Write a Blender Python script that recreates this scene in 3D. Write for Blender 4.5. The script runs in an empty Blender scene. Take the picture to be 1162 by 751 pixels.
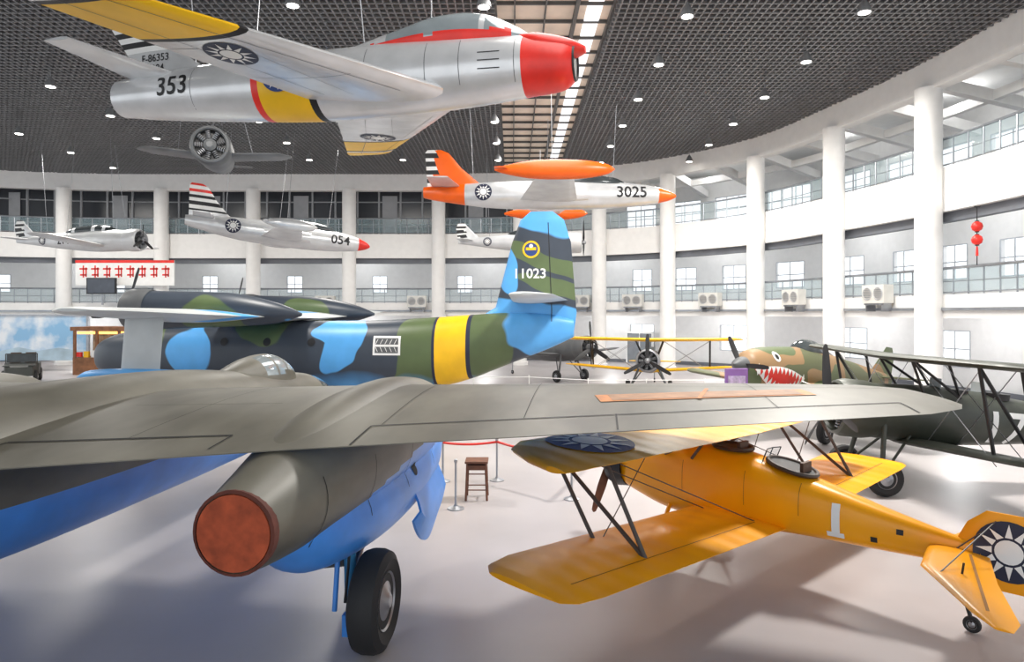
import bpy, bmesh, math, random
from mathutils import Vector, Matrix
from mathutils.bvhtree import BVHTree
random.seed(4)
V=Vector
sc=bpy.context.scene
sc.view_settings.view_transform='Standard'

# ------------------------------------------------------------ materials
def _base(name):
    m=bpy.data.materials.new(name); m.use_nodes=True
    nt=m.node_tree; bs=nt.nodes['Principled BSDF']
    return m,nt,bs
def M(name,col,rough=.5,metal=0,var=.12,scale=2.5,bump=0.,emit=0,alpha=1.,ribs=0,spec=None,stretch=None):
    m,nt,bs=_base(name)
    tc=nt.nodes.new('ShaderNodeTexCoord')
    nz=nt.nodes.new('ShaderNodeTexNoise'); nz.inputs['Scale'].default_value=scale; nz.inputs['Detail'].default_value=5
    if stretch:
        mp=nt.nodes.new('ShaderNodeMapping'); mp.inputs['Scale'].default_value=stretch
        nt.links.new(tc.outputs['Object'],mp.inputs['Vector']); nt.links.new(mp.outputs['Vector'],nz.inputs['Vector'])
    else: nt.links.new(tc.outputs['Object'],nz.inputs['Vector'])
    cr=nt.nodes.new('ShaderNodeValToRGB')
    cr.color_ramp.elements[0].position=.3; cr.color_ramp.elements[1].position=.7
    cr.color_ramp.elements[0].color=[c*(1-var) for c in col]+[1]
    cr.color_ramp.elements[1].color=[min(1,c*(1+var)) for c in col]+[1]
    nt.links.new(nz.outputs['Fac'],cr.inputs['Fac'])
    nt.links.new(cr.outputs['Color'],bs.inputs['Base Color'])
    bs.inputs['Roughness'].default_value=rough; bs.inputs['Metallic'].default_value=metal
    if spec is not None: bs.inputs['Specular IOR Level'].default_value=spec
    if bump or ribs:
        bp=nt.nodes.new('ShaderNodeBump'); bp.inputs['Distance'].default_value=.012
        if ribs:
            w=nt.nodes.new('ShaderNodeTexWave'); w.bands_direction='X'; w.inputs['Scale'].default_value=ribs
            nt.links.new(tc.outputs['Object'],w.inputs['Vector']); nt.links.new(w.outputs['Fac'],bp.inputs['Height']); bp.inputs['Strength'].default_value=.5
        else:
            nt.links.new(nz.outputs['Fac'],bp.inputs['Height']); bp.inputs['Strength'].default_value=bump
        nt.links.new(bp.outputs['Normal'],bs.inputs['Normal'])
    if emit:
        bs.inputs['Emission Color'].default_value=list(col)+[1]; bs.inputs['Emission Strength'].default_value=emit
    if alpha<1: bs.inputs['Alpha'].default_value=alpha
    return m
def camo(name,stops,scale,rough=.5,stretch=(1,1,1)):
    m,nt,bs=_base(name)
    tc=nt.nodes.new('ShaderNodeTexCoord'); mp=nt.nodes.new('ShaderNodeMapping'); mp.inputs['Scale'].default_value=stretch
    nz=nt.nodes.new('ShaderNodeTexNoise'); nz.inputs['Scale'].default_value=scale; nz.inputs['Detail'].default_value=.5
    cr=nt.nodes.new('ShaderNodeValToRGB'); cr.color_ramp.interpolation='CONSTANT'
    e=cr.color_ramp.elements
    e[0].position=0; e[0].color=list(stops[0][1])+[1]
    e[1].position=stops[1][0]; e[1].color=list(stops[1][1])+[1]
    for p,c in stops[2:]:
        x=e.new(p); x.color=list(c)+[1]
    nt.links.new(tc.outputs['Object'],mp.inputs['Vector']); nt.links.new(mp.outputs['Vector'],nz.inputs['Vector'])
    nt.links.new(nz.outputs['Fac'],cr.inputs['Fac']); nt.links.new(cr.outputs['Color'],bs.inputs['Base Color'])
    bs.inputs['Roughness'].default_value=rough
    return m
def patched(name,base,patches,rough=.42,amp=.35,nscale=.8):
    """camouflage paint: hand-placed blobs in the object's own y/z space"""
    m,nt,bs=_base(name); N=nt.nodes; K=nt.links
    tc=N.new('ShaderNodeTexCoord')
    nz=N.new('ShaderNodeTexNoise'); nz.inputs['Scale'].default_value=nscale; nz.inputs['Detail'].default_value=1.
    K.new(tc.outputs['Object'],nz.inputs['Vector'])
    s1=N.new('ShaderNodeVectorMath'); s1.operation='SUBTRACT'; s1.inputs[1].default_value=(.5,.5,.5); K.new(nz.outputs['Color'],s1.inputs[0])
    s2=N.new('ShaderNodeVectorMath'); s2.operation='SCALE'; s2.inputs['Scale'].default_value=amp*3; K.new(s1.outputs[0],s2.inputs[0])
    s3=N.new('ShaderNodeVectorMath'); s3.operation='ADD'; K.new(tc.outputs['Object'],s3.inputs[0]); K.new(s2.outputs[0],s3.inputs[1])
    n2=N.new('ShaderNodeTexNoise'); n2.inputs['Scale'].default_value=1.5; n2.inputs['Detail'].default_value=5; K.new(tc.outputs['Object'],n2.inputs['Vector'])
    prev=None
    for cy,cz,ry,rz,rot,col in patches:
        mp=N.new('ShaderNodeMapping'); mp.vector_type='TEXTURE'
        mp.inputs['Location'].default_value=(0,cy,cz); mp.inputs['Rotation'].default_value=(rot,0,0); mp.inputs['Scale'].default_value=(1000,ry,rz)
        K.new(s3.outputs[0],mp.inputs['Vector'])
        ln=N.new('ShaderNodeVectorMath'); ln.operation='LENGTH'; K.new(mp.outputs[0],ln.inputs[0])
        lt=N.new('ShaderNodeMapRange'); lt.inputs[1].default_value=.97; lt.inputs[2].default_value=1.03; lt.inputs[3].default_value=1; lt.inputs[4].default_value=0; K.new(ln.outputs['Value'],lt.inputs[0])
        mx=N.new('ShaderNodeMix'); mx.data_type='RGBA'; K.new(lt.outputs[0],mx.inputs[0])
        if prev is None: mx.inputs[6].default_value=list(base)+[1]
        else: K.new(prev,mx.inputs[6])
        mx.inputs[7].default_value=list(col)+[1]; prev=mx.outputs[2]
    mr=N.new('ShaderNodeMapRange'); mr.inputs[3].default_value=.80; mr.inputs[4].default_value=1.2; K.new(n2.outputs['Fac'],mr.inputs[0])
    fin=N.new('ShaderNodeVectorMath'); fin.operation='SCALE'; K.new(prev,fin.inputs[0]); K.new(mr.outputs[0],fin.inputs['Scale'])
    K.new(fin.outputs[0],bs.inputs['Base Color']); bs.inputs['Roughness'].default_value=rough
    return m
GREY=M('olive_grey_paint',(.128,.121,.096),.45,0,.40,1.3,stretch=(1.,.45,1))
BLUE=M('sky_blue_paint',(.055,.27,.78),.35,0,.18,1.2)
RUST=M('rust_red_cover',(.36,.065,.022),.8,0,.3,8)
RUSTD=M('rust_dark',(.10,.025,.015),.8,0,.3,8)
TYRE=M('tyre_rubber',(.015,.015,.016),.7)
BLACK=M('black_paint',(.012,.012,.014),.5)
DKLINE=M('panel_line',(.02,.02,.02),.7)
STEEL=M('steel',(.35,.36,.38),.35,.8)
SILVER=M('bare_aluminium',(.70,.71,.72),.26,.38,.10,1.5)
LSILV=M('light_silver_paint',(.66,.67,.68),.35,.15,.08,1.5)
YEL=M('yellow_paint',(.92,.53,.01),.4,0,.08,1.5)
TYEL=M('trainer_yellow',(.98,.38,.003),.28,0,.07,1.2)
TYELR=M('trainer_yellow_fabric',(.98,.40,.004),.36,0,.12,1.5,ribs=.9)
RED=M('red_paint',(.78,.03,.02),.35)
ORANGE=M('orange_red_paint',(.92,.13,.005),.35,0,.06)
WHITE=M('white_paint',(.85,.85,.83),.4,0,.04)
NAVY=M('insignia_blue',(.02,.05,.20),.5)
DNAVY=M('dark_insignia',(.015,.02,.05),.5)
GLASS=M('canopy_glass',(.35,.40,.42),.1,.3,.1)
DGLASS=M('dark_canopy',(.06,.07,.075),.12,.2,.2)
OPATCH=M('faded_orange_patch',(.55,.20,.05),.6,0,.25,5)
DKGRN=M('dark_fighter_green',(.046,.052,.040),.42,0,.25,1.5)
DGREY=M('dark_grey',(.10,.105,.11),.5,0,.2,1.5)
MGREY=M('hanging_plane_grey',(.16,.165,.17),.5,0,.2,1.5)
LBLUE=M('light_blue_paint',(.09,.40,.85),.4,0,.12,.8)
PALE=M('pale_grey_paint',(.56,.59,.59),.45,0,.12,.8)
WOOD=M('brown_wood',(.16,.06,.03),.5,0,.3,6)
cN=(.040,.052,.072); cO=(.095,.135,.055); cL=(.095,.38,.78)
HULL=patched('hull_camouflage',cN,[(-4.1,2.6,.8,2.5,.1,cO),(-6.6,2.8,.9,2.5,.2,cO),(1.9,3.6,1.1,.9,.3,cO),(6.6,3.0,.9,1.1,0,cO),(1,-8.55,40,10,0,cL),(-1.35,2.75,.62,1.15,.5,cL),(-.9,3.2,.75,.5,0,cL),(4.6,2.3,.85,1.1,-.3,cL),(-9.0,3.05,2.0,1.0,.35,cL)],amp=.30,nscale=.8)
FINC=patched('fin_camouflage',cN,[(-8.4,5.75,2.4,.30,.35,cO),(-9.0,4.75,1.6,.30,.3,cO),(-8.8,8.0,2.6,1.35,.25,cL),(-7.0,5.6,.42,1.1,-.35,cL),(-8.3,3.1,3.2,1.15,.15,cL)],amp=.18)
P40C=camo('brown_green_camouflage',[(0,(.10,.11,.05)),(.46,(.28,.17,.08)),(.56,(.09,.12,.05))],.55,.5)

# ------------------------------------------------------------ mesh builder
def cr(p0,p1,p2,p3,t):
    return tuple(.5*((2*b)+(-a+c)*t+(2*a-5*b+4*c-d)*t*t+(-a+3*b-3*c+d)*t**3) for a,b,c,d in zip(p0,p1,p2,p3))
def interp(secs,k):
    out=[]
    n=len(secs)
    for i in range(n-1):
        a=secs[max(0,i-1)];b=secs[i];c=secs[i+1];d=secs[min(n-1,i+2)]
        for j in range(k): 
            out.append(cr(a,b,c,d,j/k))
    out.append(tuple(secs[-1])); return out
def txt(s,size):
    cu=bpy.data.curves.new('t','FONT'); cu.body=s; cu.size=size; cu.align_x='CENTER'; cu.align_y='CENTER'; cu.offset=size*.015
    cu.resolution_u=3
    o=bpy.data.objects.new('t',cu); sc.collection.objects.link(o)
    dg=bpy.context.evaluated_depsgraph_get(); me=o.evaluated_get(dg).to_mesh()
    vs=[(v.co.x,v.co.y) for v in me.vertices]; fs=[tuple(p.vertices) for p in me.polygons]
    o.evaluated_get(dg).to_mesh_clear()
    bpy.data.objects.remove(o); bpy.data.curves.remove(cu)
    return vs,fs
def disc2(R,n=28,rings=4):
    vs=[(0,0)];fs=[]
    for r in range(1,rings+1):
        for i in range(n):
            a=2*math.pi*i/n; vs.append((R*r/rings*math.cos(a),R*r/rings*math.sin(a)))
    for i in range(n): fs.append((0,1+i,1+(i+1)%n))
    for r in range(rings-1):
        for i in range(n):
            a=1+r*n+i;b=1+r*n+(i+1)%n; fs.append((a,a+n,b+n,b))
    return vs,fs
def rays2(R0,R1,n=12):
    vs=[];fs=[]
    for i in range(n):
        a=2*math.pi*i/n; d=math.pi/n*.86
        k=len(vs)
        vs+=[(R0*math.cos(a-d),R0*math.sin(a-d)),(R1*math.cos(a),R1*math.sin(a)),(R0*math.cos(a+d),R0*math.sin(a+d))]
        fs.append((k,k+1,k+2))
    return vs,fs
def quad(x0,y0,x1,y1,w):
    d=V((x1-x0,y1-y0)).normalized();n=V((-d.y,d.x))*w/2
    return [(x0+n.x,y0+n.y),(x0-n.x,y0-n.y),(x1-n.x,y1-n.y),(x1+n.x,y1+n.y)],[(0,1,2,3)]
class B:
    def __init__(s,name): s.name=name;s.v=[];s.f=[];s.m=[];s.mats=[];s.flat=set()
    def mi(s,mat):
        if mat not in s.mats: s.mats.append(mat)
        return s.mats.index(mat)
    def add(s,vs,fs,mat,flat=False,matf=None):
        k=len(s.v); s.v+=[V(p) for p in vs]
        for f in fs:
            g=tuple(i+k for i in f)
            mm=mat
            if matf:
                c=sum((s.v[i] for i in g),V((0,0,0)))/len(g); mm=matf(c) or mat
            if flat: s.flat.add(len(s.f))
            s.f.append(g); s.m.append(s.mi(mm))
    def loft(s,rings,mat,cap0=True,cap1=True,matf=None,capmat=None):
        n=len(rings[0]); vs=[p for r in rings for p in r]; fs=[]
        for i in range(len(rings)-1):
            for j in range(n):
                a=i*n+j;b=i*n+(j+1)%n; fs.append((a,b,b+n,a+n))
        s.add(vs,fs,mat,matf=matf)
        for c,r in ((cap0,rings[0]),(cap1,rings[-1])):
            if c: s.add(r,[tuple(range(n))],capmat or mat,matf=None if capmat else matf)
    def body(s,secs,mat,n=28,k=5,ex=2.,matf=None,caps=(True,True),capmat=None,xc=0):
        ss=interp([tuple(q) for q in secs],k)
        rings=[]
        for (y,z,rx,rz) in ss:
            rx=max(rx,.01);rz=max(rz,.01)
            r=[]
            for j in range(n):
                a=2*math.pi*j/n;c=math.cos(a);d=math.sin(a)
                r.append(V((xc+rx*math.copysign(abs(c)**(2/ex),c),y,z+rz*math.copysign(abs(d)**(2/ex),d))))
            rings.append(r)
        s.loft(rings,mat,caps[0],caps[1],matf,capmat)
    def foil(s,secs,mat,up=(0,0,1),k=6,matf=None,n=9):
        up=V(up); ss=[]
        for i in range(len(secs)-1):
            for j in range(k):
                t=j/k; ss.append((V(secs[i][0]).lerp(V(secs[i+1][0]),t),V(secs[i][1]).lerp(V(secs[i+1][1]),t),secs[i][2]*(1-t)+secs[i+1][2]*t))
        ss.append((V(secs[-1][0]),V(secs[-1][1]),secs[-1][2]))
        rings=[]
        for le,te,th in ss:
            top=[];bot=[]
            for j in range(n):
                t=(1-math.cos(math.pi*j/(n-1)))/2
                h=th*5*(.2969*math.sqrt(t)-.126*t-.3516*t*t+.2843*t**3-.1015*t**4)
                p=le.lerp(te,t); top.append(p+up*h*1.1); bot.append(p-up*h*.9)
            rings.append(top+bot[::-1][0:-1])
        s.loft(rings,mat,True,True,matf)
    def cyl(s,p1,p2,r1,r2=None,mat=None,n=10,caps=True):
        p1=V(p1);p2=V(p2); r2=r1 if r2 is None else r2
        d=(p2-p1).normalized(); a=d.orthogonal().normalized(); b=d.cross(a)
        rg=[[p+(a*math.cos(2*math.pi*i/n)+b*math.sin(2*math.pi*i/n))*r for i in range(n)] for p,r in ((p1,r1),(p2,r2))]
        s.loft(rg,mat,caps,caps)
    def box(s,c,sz,mat,rot=None):
        c=V(c); x,y,z=[q/2 for q in sz]
        vs=[V((i,j,k)) for i in(-x,x) for j in(-y,y) for k in(-z,z)]
        if rot: vs=[rot@q for q in vs]
        s.add([q+c for q in vs],[(0,1,3,2),(4,6,7,5),(0,4,5,1),(2,3,7,6),(0,2,6,4),(1,5,7,3)],mat)
    def lathe(s,c,axis,prof,mat,n=24,matf=None,caps=True):
        c=V(c);d=V(axis).normalized();a=d.orthogonal().normalized();b=d.cross(a)
        rg=[[c+d*h+(a*math.cos(2*math.pi*i/n)+b*math.sin(2*math.pi*i/n))*max(r,.004) for i in range(n)] for r,h in prof]
        s.loft(rg,mat,caps,caps,matf)
    def wheel(s,c,R,w,axis=(1,0,0),hub=STEEL):
        s.lathe(c,axis,[(R*.55,-w*.35),(R*.8,-w*.5),(R*.95,-w*.38),(R,-w*.15),(R,w*.15),(R*.95,w*.38),(R*.8,w*.5),(R*.55,w*.35)],TYRE,32)
        s.lathe(c,axis,[(R*.12,-w*.52),(R*.2,-w*.42),(R*.5,-w*.30),(R*.57,-w*.40),(R*.57,w*.40),(R*.5,w*.30),(R*.2,w*.42),(R*.12,w*.52)],hub,24)
    def line(s,pts,r,mat):
        for a,b in zip(pts[:-1],pts[1:]): s.cyl(a,b,r,r,mat,6)
    def prop(s,c,R,nb,mat,ang=0,spin=None,tip=None):
        c=V(c)
        for i in range(nb):
            a=ang+2*math.pi*i/nb; d=V((math.sin(a),0,math.cos(a)));t=V((math.cos(a),0,-math.sin(a)))
            rg=[]
            for u,w,tw in((.06,.03,.9),(.2,.07,.7),(.5,.085,.45),(.8,.075,.3),(.97,.05,.25),(1,.015,.25)):
                ch=t*math.cos(tw)+V((0,1,0))*math.sin(tw); nn=d.cross(ch)
                p=c+d*R*u; w=w*R
                rg.append([p+ch*w,p+nn*w*.15,p-ch*w,p-nn*w*.15])
            s.loft(rg,mat)
        s.lathe(c,(0,1,0),[(.10*R,-.1),(.10*R,.04),(.07*R,.12),(.01,.17)],spin or mat,16)
    def radial(s,c,R,cowl,y0,y1,nc=9):
        c=V(c)
        s.lathe(c,(0,1,0),[(R*.93,y0),(R,y0+.25),(R,y1-.18),(R*.93,y1-.04),(R*.84,y1),(R*.78,y1-.06),(R*.80,y1-.3)],cowl,28,caps=False)
        s.lathe(c,(0,1,0),[(R*.8,y1-.32),(.01,y1-.30)],BLACK,20)
        s.lathe(c,(0,1,0),[(R*.34,y1-.3),(R*.32,y1-.08),(R*.15,y1+.02)],DGREY,16)
        for i in range(nc):
            a=2*math.pi*i/nc;d=V((math.cos(a),0,math.sin(a)))
            for q in (.42,.52,.62,.72): s.cyl(c+d*R*(q-.05)+V((0,y1-.2,0)),c+d*R*q+V((0,y1-.2,0)),R*.12,R*.14,STEEL,8)
    def decal(s,tri,org,u,v,mat,off=.008,maxe=.12,far=3.):
        # 2D marking laid onto the skin that is already built, along -(u x v)
        vs,fs=tri; org=V(org);u=V(u).normalized();v=V(v).normalized();nn=u.cross(v).normalized()
        bm=bmesh.new(); bv=[bm.verts.new((x,y,0)) for x,y in vs]
        for f in fs:
            try: bm.faces.new([bv[i] for i in f])
            except ValueError: pass
        for _ in range(3):
            es=[e for e in bm.edges if e.calc_length()>maxe]
            if not es: break
            bmesh.ops.subdivide_edges(bm,edges=es,cuts=1)
            bmesh.ops.triangulate(bm,faces=bm.faces[:])
        bm.verts.ensure_lookup_table(); bm.verts.index_update()
        tree=s.base
        P=[org+u*q.co.x+v*q.co.y for q in bm.verts]; D=[]
        for p in P:
            h=tree.ray_cast(p+nn*far,-nn,8)
            D.append((h[0]-p).dot(nn) if h[0] else None)
        ok=sorted(d for d in D if d is not None); md=ok[len(ok)//2] if ok else 0
        D=[(md if (d is None or abs(d-md)>.9) else d) for d in D]
        out=[p+nn*(d+off) for p,d in zip(P,D)]
        fs2=[tuple(q.index for q in f.verts) for f in bm.faces]
        bm.free()
        s.add(out,fs2,mat,flat=True)
    def freeze(s): s.base=BVHTree.FromPolygons([tuple(p) for p in s.v],s.f)
    def star(s,org,u,v,R,bg=NAVY,far=3.):
        s.decal(disc2(R),org,u,v,bg,.010,.3,far)
        s.decal(rays2(R*.48,R*.92),org,u,v,WHITE,.018,.3,far)
        s.decal(disc2(R*.40,20,2),org,u,v,WHITE,.018,.3,far)
    def build(s,loc=(0,0,0),hd=(0,1),pitch=0,roll=0):
        me=bpy.data.meshes.new(s.name+'_mesh')
        me.from_pydata([tuple(p) for p in s.v],[],s.f)
        for m in s.mats: me.materials.append(m)
        me.polygons.foreach_set('material_index',s.m)
        bm=bmesh.new(); bm.from_mesh(me)
        bm.faces.ensure_lookup_table()
        bmesh.ops.recalc_face_normals(bm,faces=[f for f in bm.faces if f.index not in s.flat])
        for f in bm.faces: f.smooth=True
        for e in bm.edges:
            if len(e.link_faces)==2 and e.calc_face_angle(0)>.65: e.smooth=False
        bm.to_mesh(me); bm.free()
        o=bpy.data.objects.new(s.name,me); sc.collection.objects.link(o)
        rz=math.atan2(-hd[0],hd[1])
        o.matrix_world=Matrix.Translation(V(loc))@Matrix.Rotation(rz,4,'Z')@Matrix.Rotation(pitch,4,'X')@Matrix.Rotation(roll,4,'Y')
        return o

# ------------------------------------------------------------ ROOM
WALL=M('white_wall',(.80,.80,.79),.7,0,.03)
COL=M('white_column',(.86,.85,.83),.6,0,.03)
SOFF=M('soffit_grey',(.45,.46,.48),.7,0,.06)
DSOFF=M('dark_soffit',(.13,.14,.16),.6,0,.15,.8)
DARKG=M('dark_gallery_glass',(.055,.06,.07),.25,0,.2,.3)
RAILM=M('rail_metal',(.35,.37,.40),.3,.7)
RGL=M('rail_glass',(.40,.55,.60),.1,0,.05,alpha=.35)

cols=[(-47,45),(-40.5,49.5),(-33.8,51.5),(-26.7,52),(-19.7,52),(-12.4,52),(-5.6,52),(.6,51.2),(6.3,49.4),(10.6,46.5),(14.7,41.2),(16.4,34.8),(17.5,28.7),(17.9,22.3),(17.9,16),(17.7,9.5)]
path=interp(cols,4)
def offs(d,pts=path):
    out=[]
    for i,p in enumerate(pts):
        a=V(pts[max(0,i-1)]);b=V(pts[min(len(pts)-1,i+1)]);t=(b-a).normalized()
        out.append((p[0]-t.y*d,p[1]+t.x*d))
    return out
def strip(name,d0,d1,z0,z1,mat,rng=None):
    b=B(name); A=offs(d0);C=offs(d1)
    if rng: A=A[rng[0]:rng[1]];C=C[rng[0]:rng[1]]
    rg=[[V((a[0],a[1],z0)),V((c[0],c[1],z0)),V((c[0],c[1],z1)),V((a[0],a[1],z1))] for a,c in zip(A,C)]
    b.loft(rg,mat); return b.build()
strip('trim_1',.35,.65,8.1,9.95,COL)
strip('trim_2',.35,.65,3.7,4.65,COL)
strip('trim_3',-.15,.45,13.2,14.75,COL)
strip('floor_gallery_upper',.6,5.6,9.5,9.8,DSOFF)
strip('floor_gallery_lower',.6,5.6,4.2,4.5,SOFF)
strip('ceiling_gallery',.45,5.6,14.0,14.3,WALL)
strip('trim_4',.2,.34,4.0,4.12,RAILM)
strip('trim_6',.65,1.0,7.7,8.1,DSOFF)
strip('baseboard_outer',5.3,5.42,0,.25,DSOFF)
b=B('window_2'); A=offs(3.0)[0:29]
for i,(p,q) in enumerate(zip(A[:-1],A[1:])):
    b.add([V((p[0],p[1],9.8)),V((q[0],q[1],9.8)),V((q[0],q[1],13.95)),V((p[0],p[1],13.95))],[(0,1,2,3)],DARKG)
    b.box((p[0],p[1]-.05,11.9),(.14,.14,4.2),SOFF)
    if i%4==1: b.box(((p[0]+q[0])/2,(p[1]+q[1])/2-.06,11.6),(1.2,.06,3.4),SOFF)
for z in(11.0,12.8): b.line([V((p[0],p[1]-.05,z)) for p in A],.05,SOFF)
b.build()
for nm,z0,z1 in (('balcony_railing',9.95,11.15),('balcony_railing',4.65,5.75)):
    b=B(nm);A=offs(.5)
    for z,r in((z1,.06),(z0+.1,.03),(z0+.55,.02)): b.line([V((p[0],p[1],z)) for p in A],r,RAILM)
    for p,q in zip(A[:-1],A[1:]):
        for t in (0,.5):
            x=p[0]*(1-t)+q[0]*t;y=p[1]*(1-t)+q[1]*t; b.cyl((x,y,z0),(x,y,z1),.035,.035,RAILM,6)
        b.add([V((p[0],p[1],z0+.1)),V((q[0],q[1],z0+.1)),V((q[0],q[1],z1)),V((p[0],p[1],z1))],[(0,1,2,3)],RGL)
    b.build()
for i,(x,y) in enumerate(cols):
    b=B('wall_column'); r=.52
    b.lathe((x,y,0),(0,0,1),[(r*1.15,0),(r*1.15,.25),(r,.3),(r,13.3)],COL,28)
    b.build()
A=offs(.4);C=offs(5.4)
for i in range(0,len(A),2):
    if i<29: continue
    b=B('ceiling_beam'); p=V((A[i][0],A[i][1],13.3));q=V((C[i][0],C[i][1],12.4))
    t=(q-p).normalized();n=V((-t.y,t.x,0)).normalized()*.18
    up=V((0,0,.5))
    b.loft([[p-n,p+n,p+n+up,p-n+up],[q-n,q+n,q+n+up,q-n+up]],COL); b.build()
strip('ceiling_beam',2.8,3.1,12.9,13.3,COL,rng=(29,61))
W=offs(5.6)
wb=B('wall_outer'); wf=B('window_1')
WF=M('window_frame',(.50,.52,.55),.4,.2)
def wall_seg(p,q,ops,z0=0,z1=14.6):
    p=V((p[0],p[1],0));q=V((q[0],q[1],0)); L=(q-p).length;t=(q-p)/L
    us=sorted({0,L}|{u for o in ops for u in o[:2]}); zs=sorted({z0,z1}|{z for o in ops for z in o[2:4]})
    nrm=V((-t.y,t.x,0))*.25
    for a,c in zip(us[:-1],us[1:]):
        for d,e in zip(zs[:-1],zs[1:]):
            um=(a+c)/2;zm=(d+e)/2
            if any(o[0]<um<o[1] and o[2]<zm<o[3] for o in ops): continue
            P=[p+t*a,p+t*c]
            f=[P[0]+V((0,0,d)),P[1]+V((0,0,d)),P[1]+V((0,0,e)),P[0]+V((0,0,e))]
            g=[x+nrm for x in f]
            wb.add(f+g,[(0,1,2,3),(4,7,6,5),(0,4,5,1),(2,6,7,3),(1,5,6,2),(0,3,7,4)],WALL)
    for o in ops:
        for z in (o[2],o[3],(o[2]+o[3])/2): wf.cyl(p+t*o[0]+V((0,0,z)),p+t*o[1]+V((0,0,z)),.04,.04,WF,4)
        k=max(2,round((o[1]-o[0])/1.1))
        for j in range(k+1):
            u=o[0]+(o[1]-o[0])*j/k; wf.cyl(p+t*u+V((0,0,o[2])),p+t*u+V((0,0,o[3])),.035,.035,WF,4)
for i in range(0,len(W)-1,2):
    j=min(i+2,len(W)-1); p=W[i];q=W[j]
    L=(V(q)-V(p)).length
    ops=[]
    x=p[0]
    if x>6:
        ops.append((L*.15,L*.85,10.6,12.3))
        ops.append((L*.3,L*.75,5.6,7.3))
        if i%4==0: ops.append((L*.25,L*.8,1.2,3.0))
    elif x>-48:
        if i%4==0: ops.append((L*.2,L*.55,5.6,7.0))
        if i%8==2: ops.append((L*.3,L*.7,.9,2.6))
    wall_seg(p,q,ops)
wb.build(); wf.build()
DOOR=M('door_grey',(.22,.24,.26),.5)
Wi=offs(5.25)
for k_,i in enumerate((6,11,15,22,27,33)):
    p=V(Wi[i]);q=V(Wi[i+1]);t=(q-p).normalized(); b=B('door_%d'%(k_+1))
    b.box((0,0,1.15),(2.0,.12,2.3),DOOR); b.box((0,-.08,1.15),(.06,.04,2.3),WHITE)
    for sx in(-1.05,1.05): b.box((sx,-.03,1.2),(.12,.2,2.4),WHITE)
    b.box((0,-.03,2.38),(2.2,.2,.12),WHITE)
    o=b.build((p[0],p[1],0)); o.rotation_euler=(0,0,math.atan2(t.y,t.x))
m,nt,bs=_base('polished_concrete')
tc=nt.nodes.new('ShaderNodeTexCoord');n1=nt.nodes.new('ShaderNodeTexNoise');n1.inputs['Scale'].default_value=.35;n1.inputs['Detail'].default_value=6
c=nt.nodes.new('ShaderNodeValToRGB');c.color_ramp.elements[0].position=.35;c.color_ramp.elements[1].position=.65
c.color_ramp.elements[0].color=(.41,.38,.38,1);c.color_ramp.elements[1].color=(.485,.45,.45,1)
nt.links.new(tc.outputs['Object'],n1.inputs['Vector']);nt.links.new(n1.outputs['Fac'],c.inputs['Fac']);nt.links.new(c.outputs['Color'],bs.inputs['Base Color'])
bs.inputs['Roughness'].default_value=.34; bs.inputs['Specular IOR Level'].default_value=.35
FLOOR=m
b=B('floor'); b.box((-14,27,-.15),(78,74,.3),FLOOR); b.build()
CB=M('ceiling_slats',(.20,.20,.205),.4,.3); CBK=M('ceiling_void',(.42,.42,.43),.8)
DB=M('ceiling_dark_beam',(.10,.10,.10),.5,.2)
CT=M('ceiling_strip_panel',(.62,.52,.43),.6,0,.2,.8,emit=.22); SKY=M('skylight_panel',(.9,.95,1.),.4,emit=.75)
b=B('ceiling')
b.box((-16,23,15.6),(74,74,.2),CBK)
x=-50
while x<19:
    if not(-.6<x<3.6): b.box((x,23.5,14.5),(.06,62,.16),CB)
    x+=.27
y=-7
while y<54:
    for x0,x1 in((-50,-.6),(3.6,18)):
        b.box(((x0+x1)/2,y,14.5),(x1-x0,.07,.18),CB)
    y+=.36
b.build()
b=B('ceiling_skylight')
b.box((1.5,23.5,14.9),(4.2,62,.1),CT)
for xx,wd in((-.6,.12),(.1,.05),(1.2,.05),(2.3,.14),(3.6,.12)): b.box((xx,23.5,14.72),(wd,62,.2),DB)
y=-6
while y<54: b.box((1.5,y,14.78),(4.2,.08,.12),DB); y+=1.5
for yy in range(-6,52,3): b.box((2.95,yy+1.5,14.8),(.55,2.7,.06),SKY)
b.build()
LAMP=M('lamp_glow',(1,.96,.88),.4,emit=14); LB=M('lamp_housing',(.35,.36,.37),.4,.5)
b=B('ceiling_lamps')
for X in(11.5,5.8,-.9,-7.,-13,-20,-27,-34):
    y=11+(X%3)
    while y<47:
        b.cyl((X,y,14.35),(X,y,14.1),.02,.02,LB,5)
        b.lathe((X,y,13.7),(0,0,1),[(.24,0),(.22,.14),(.12,.32),(.06,.42)],LB,14)
        b.lathe((X,y,13.69),(0,0,1),[(.18,0),(.18,.02)],LAMP,14)
        y+=4.4
b.build()

# ------------------------------------------------------------ JET BOMBER (foreground)
b=B('twin_jet_bomber')
def fm(c): return BLUE if c.z<1.95 else GREY
b.body([(9.3,1.82,.08,.08),(8.9,1.83,.38,.38),(8.0,1.86,.60,.6),(6.5,1.9,.72,.72),(5,1.95,.82,.82),(2.5,2.03,.95,.95),(-1,2.05,.97,.97),(-4,2.12,.80,.80),(-7,2.28,.46,.5),(-9,2.4,.18,.25)],GREY,36,matf=lambda c: (DGLASS if c.y>8.0 and c.z>1.5 else fm(c)))
b.body([(7.25,2.35,.10,.05),(6.9,2.45,.36,.34),(6.3,2.5,.47,.52),(5.5,2.55,.46,.46),(4.7,2.6,.28,.26),(4.2,2.65,.1,.1)],DGLASS,32,k=10,matf=lambda c: GREY if (c.y<5.4 or abs(c.x)<.05 or abs(c.y-6.35)<.05 or abs(c.y-5.85)<.04 or c.z<2.66) else GLASS)
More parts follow.
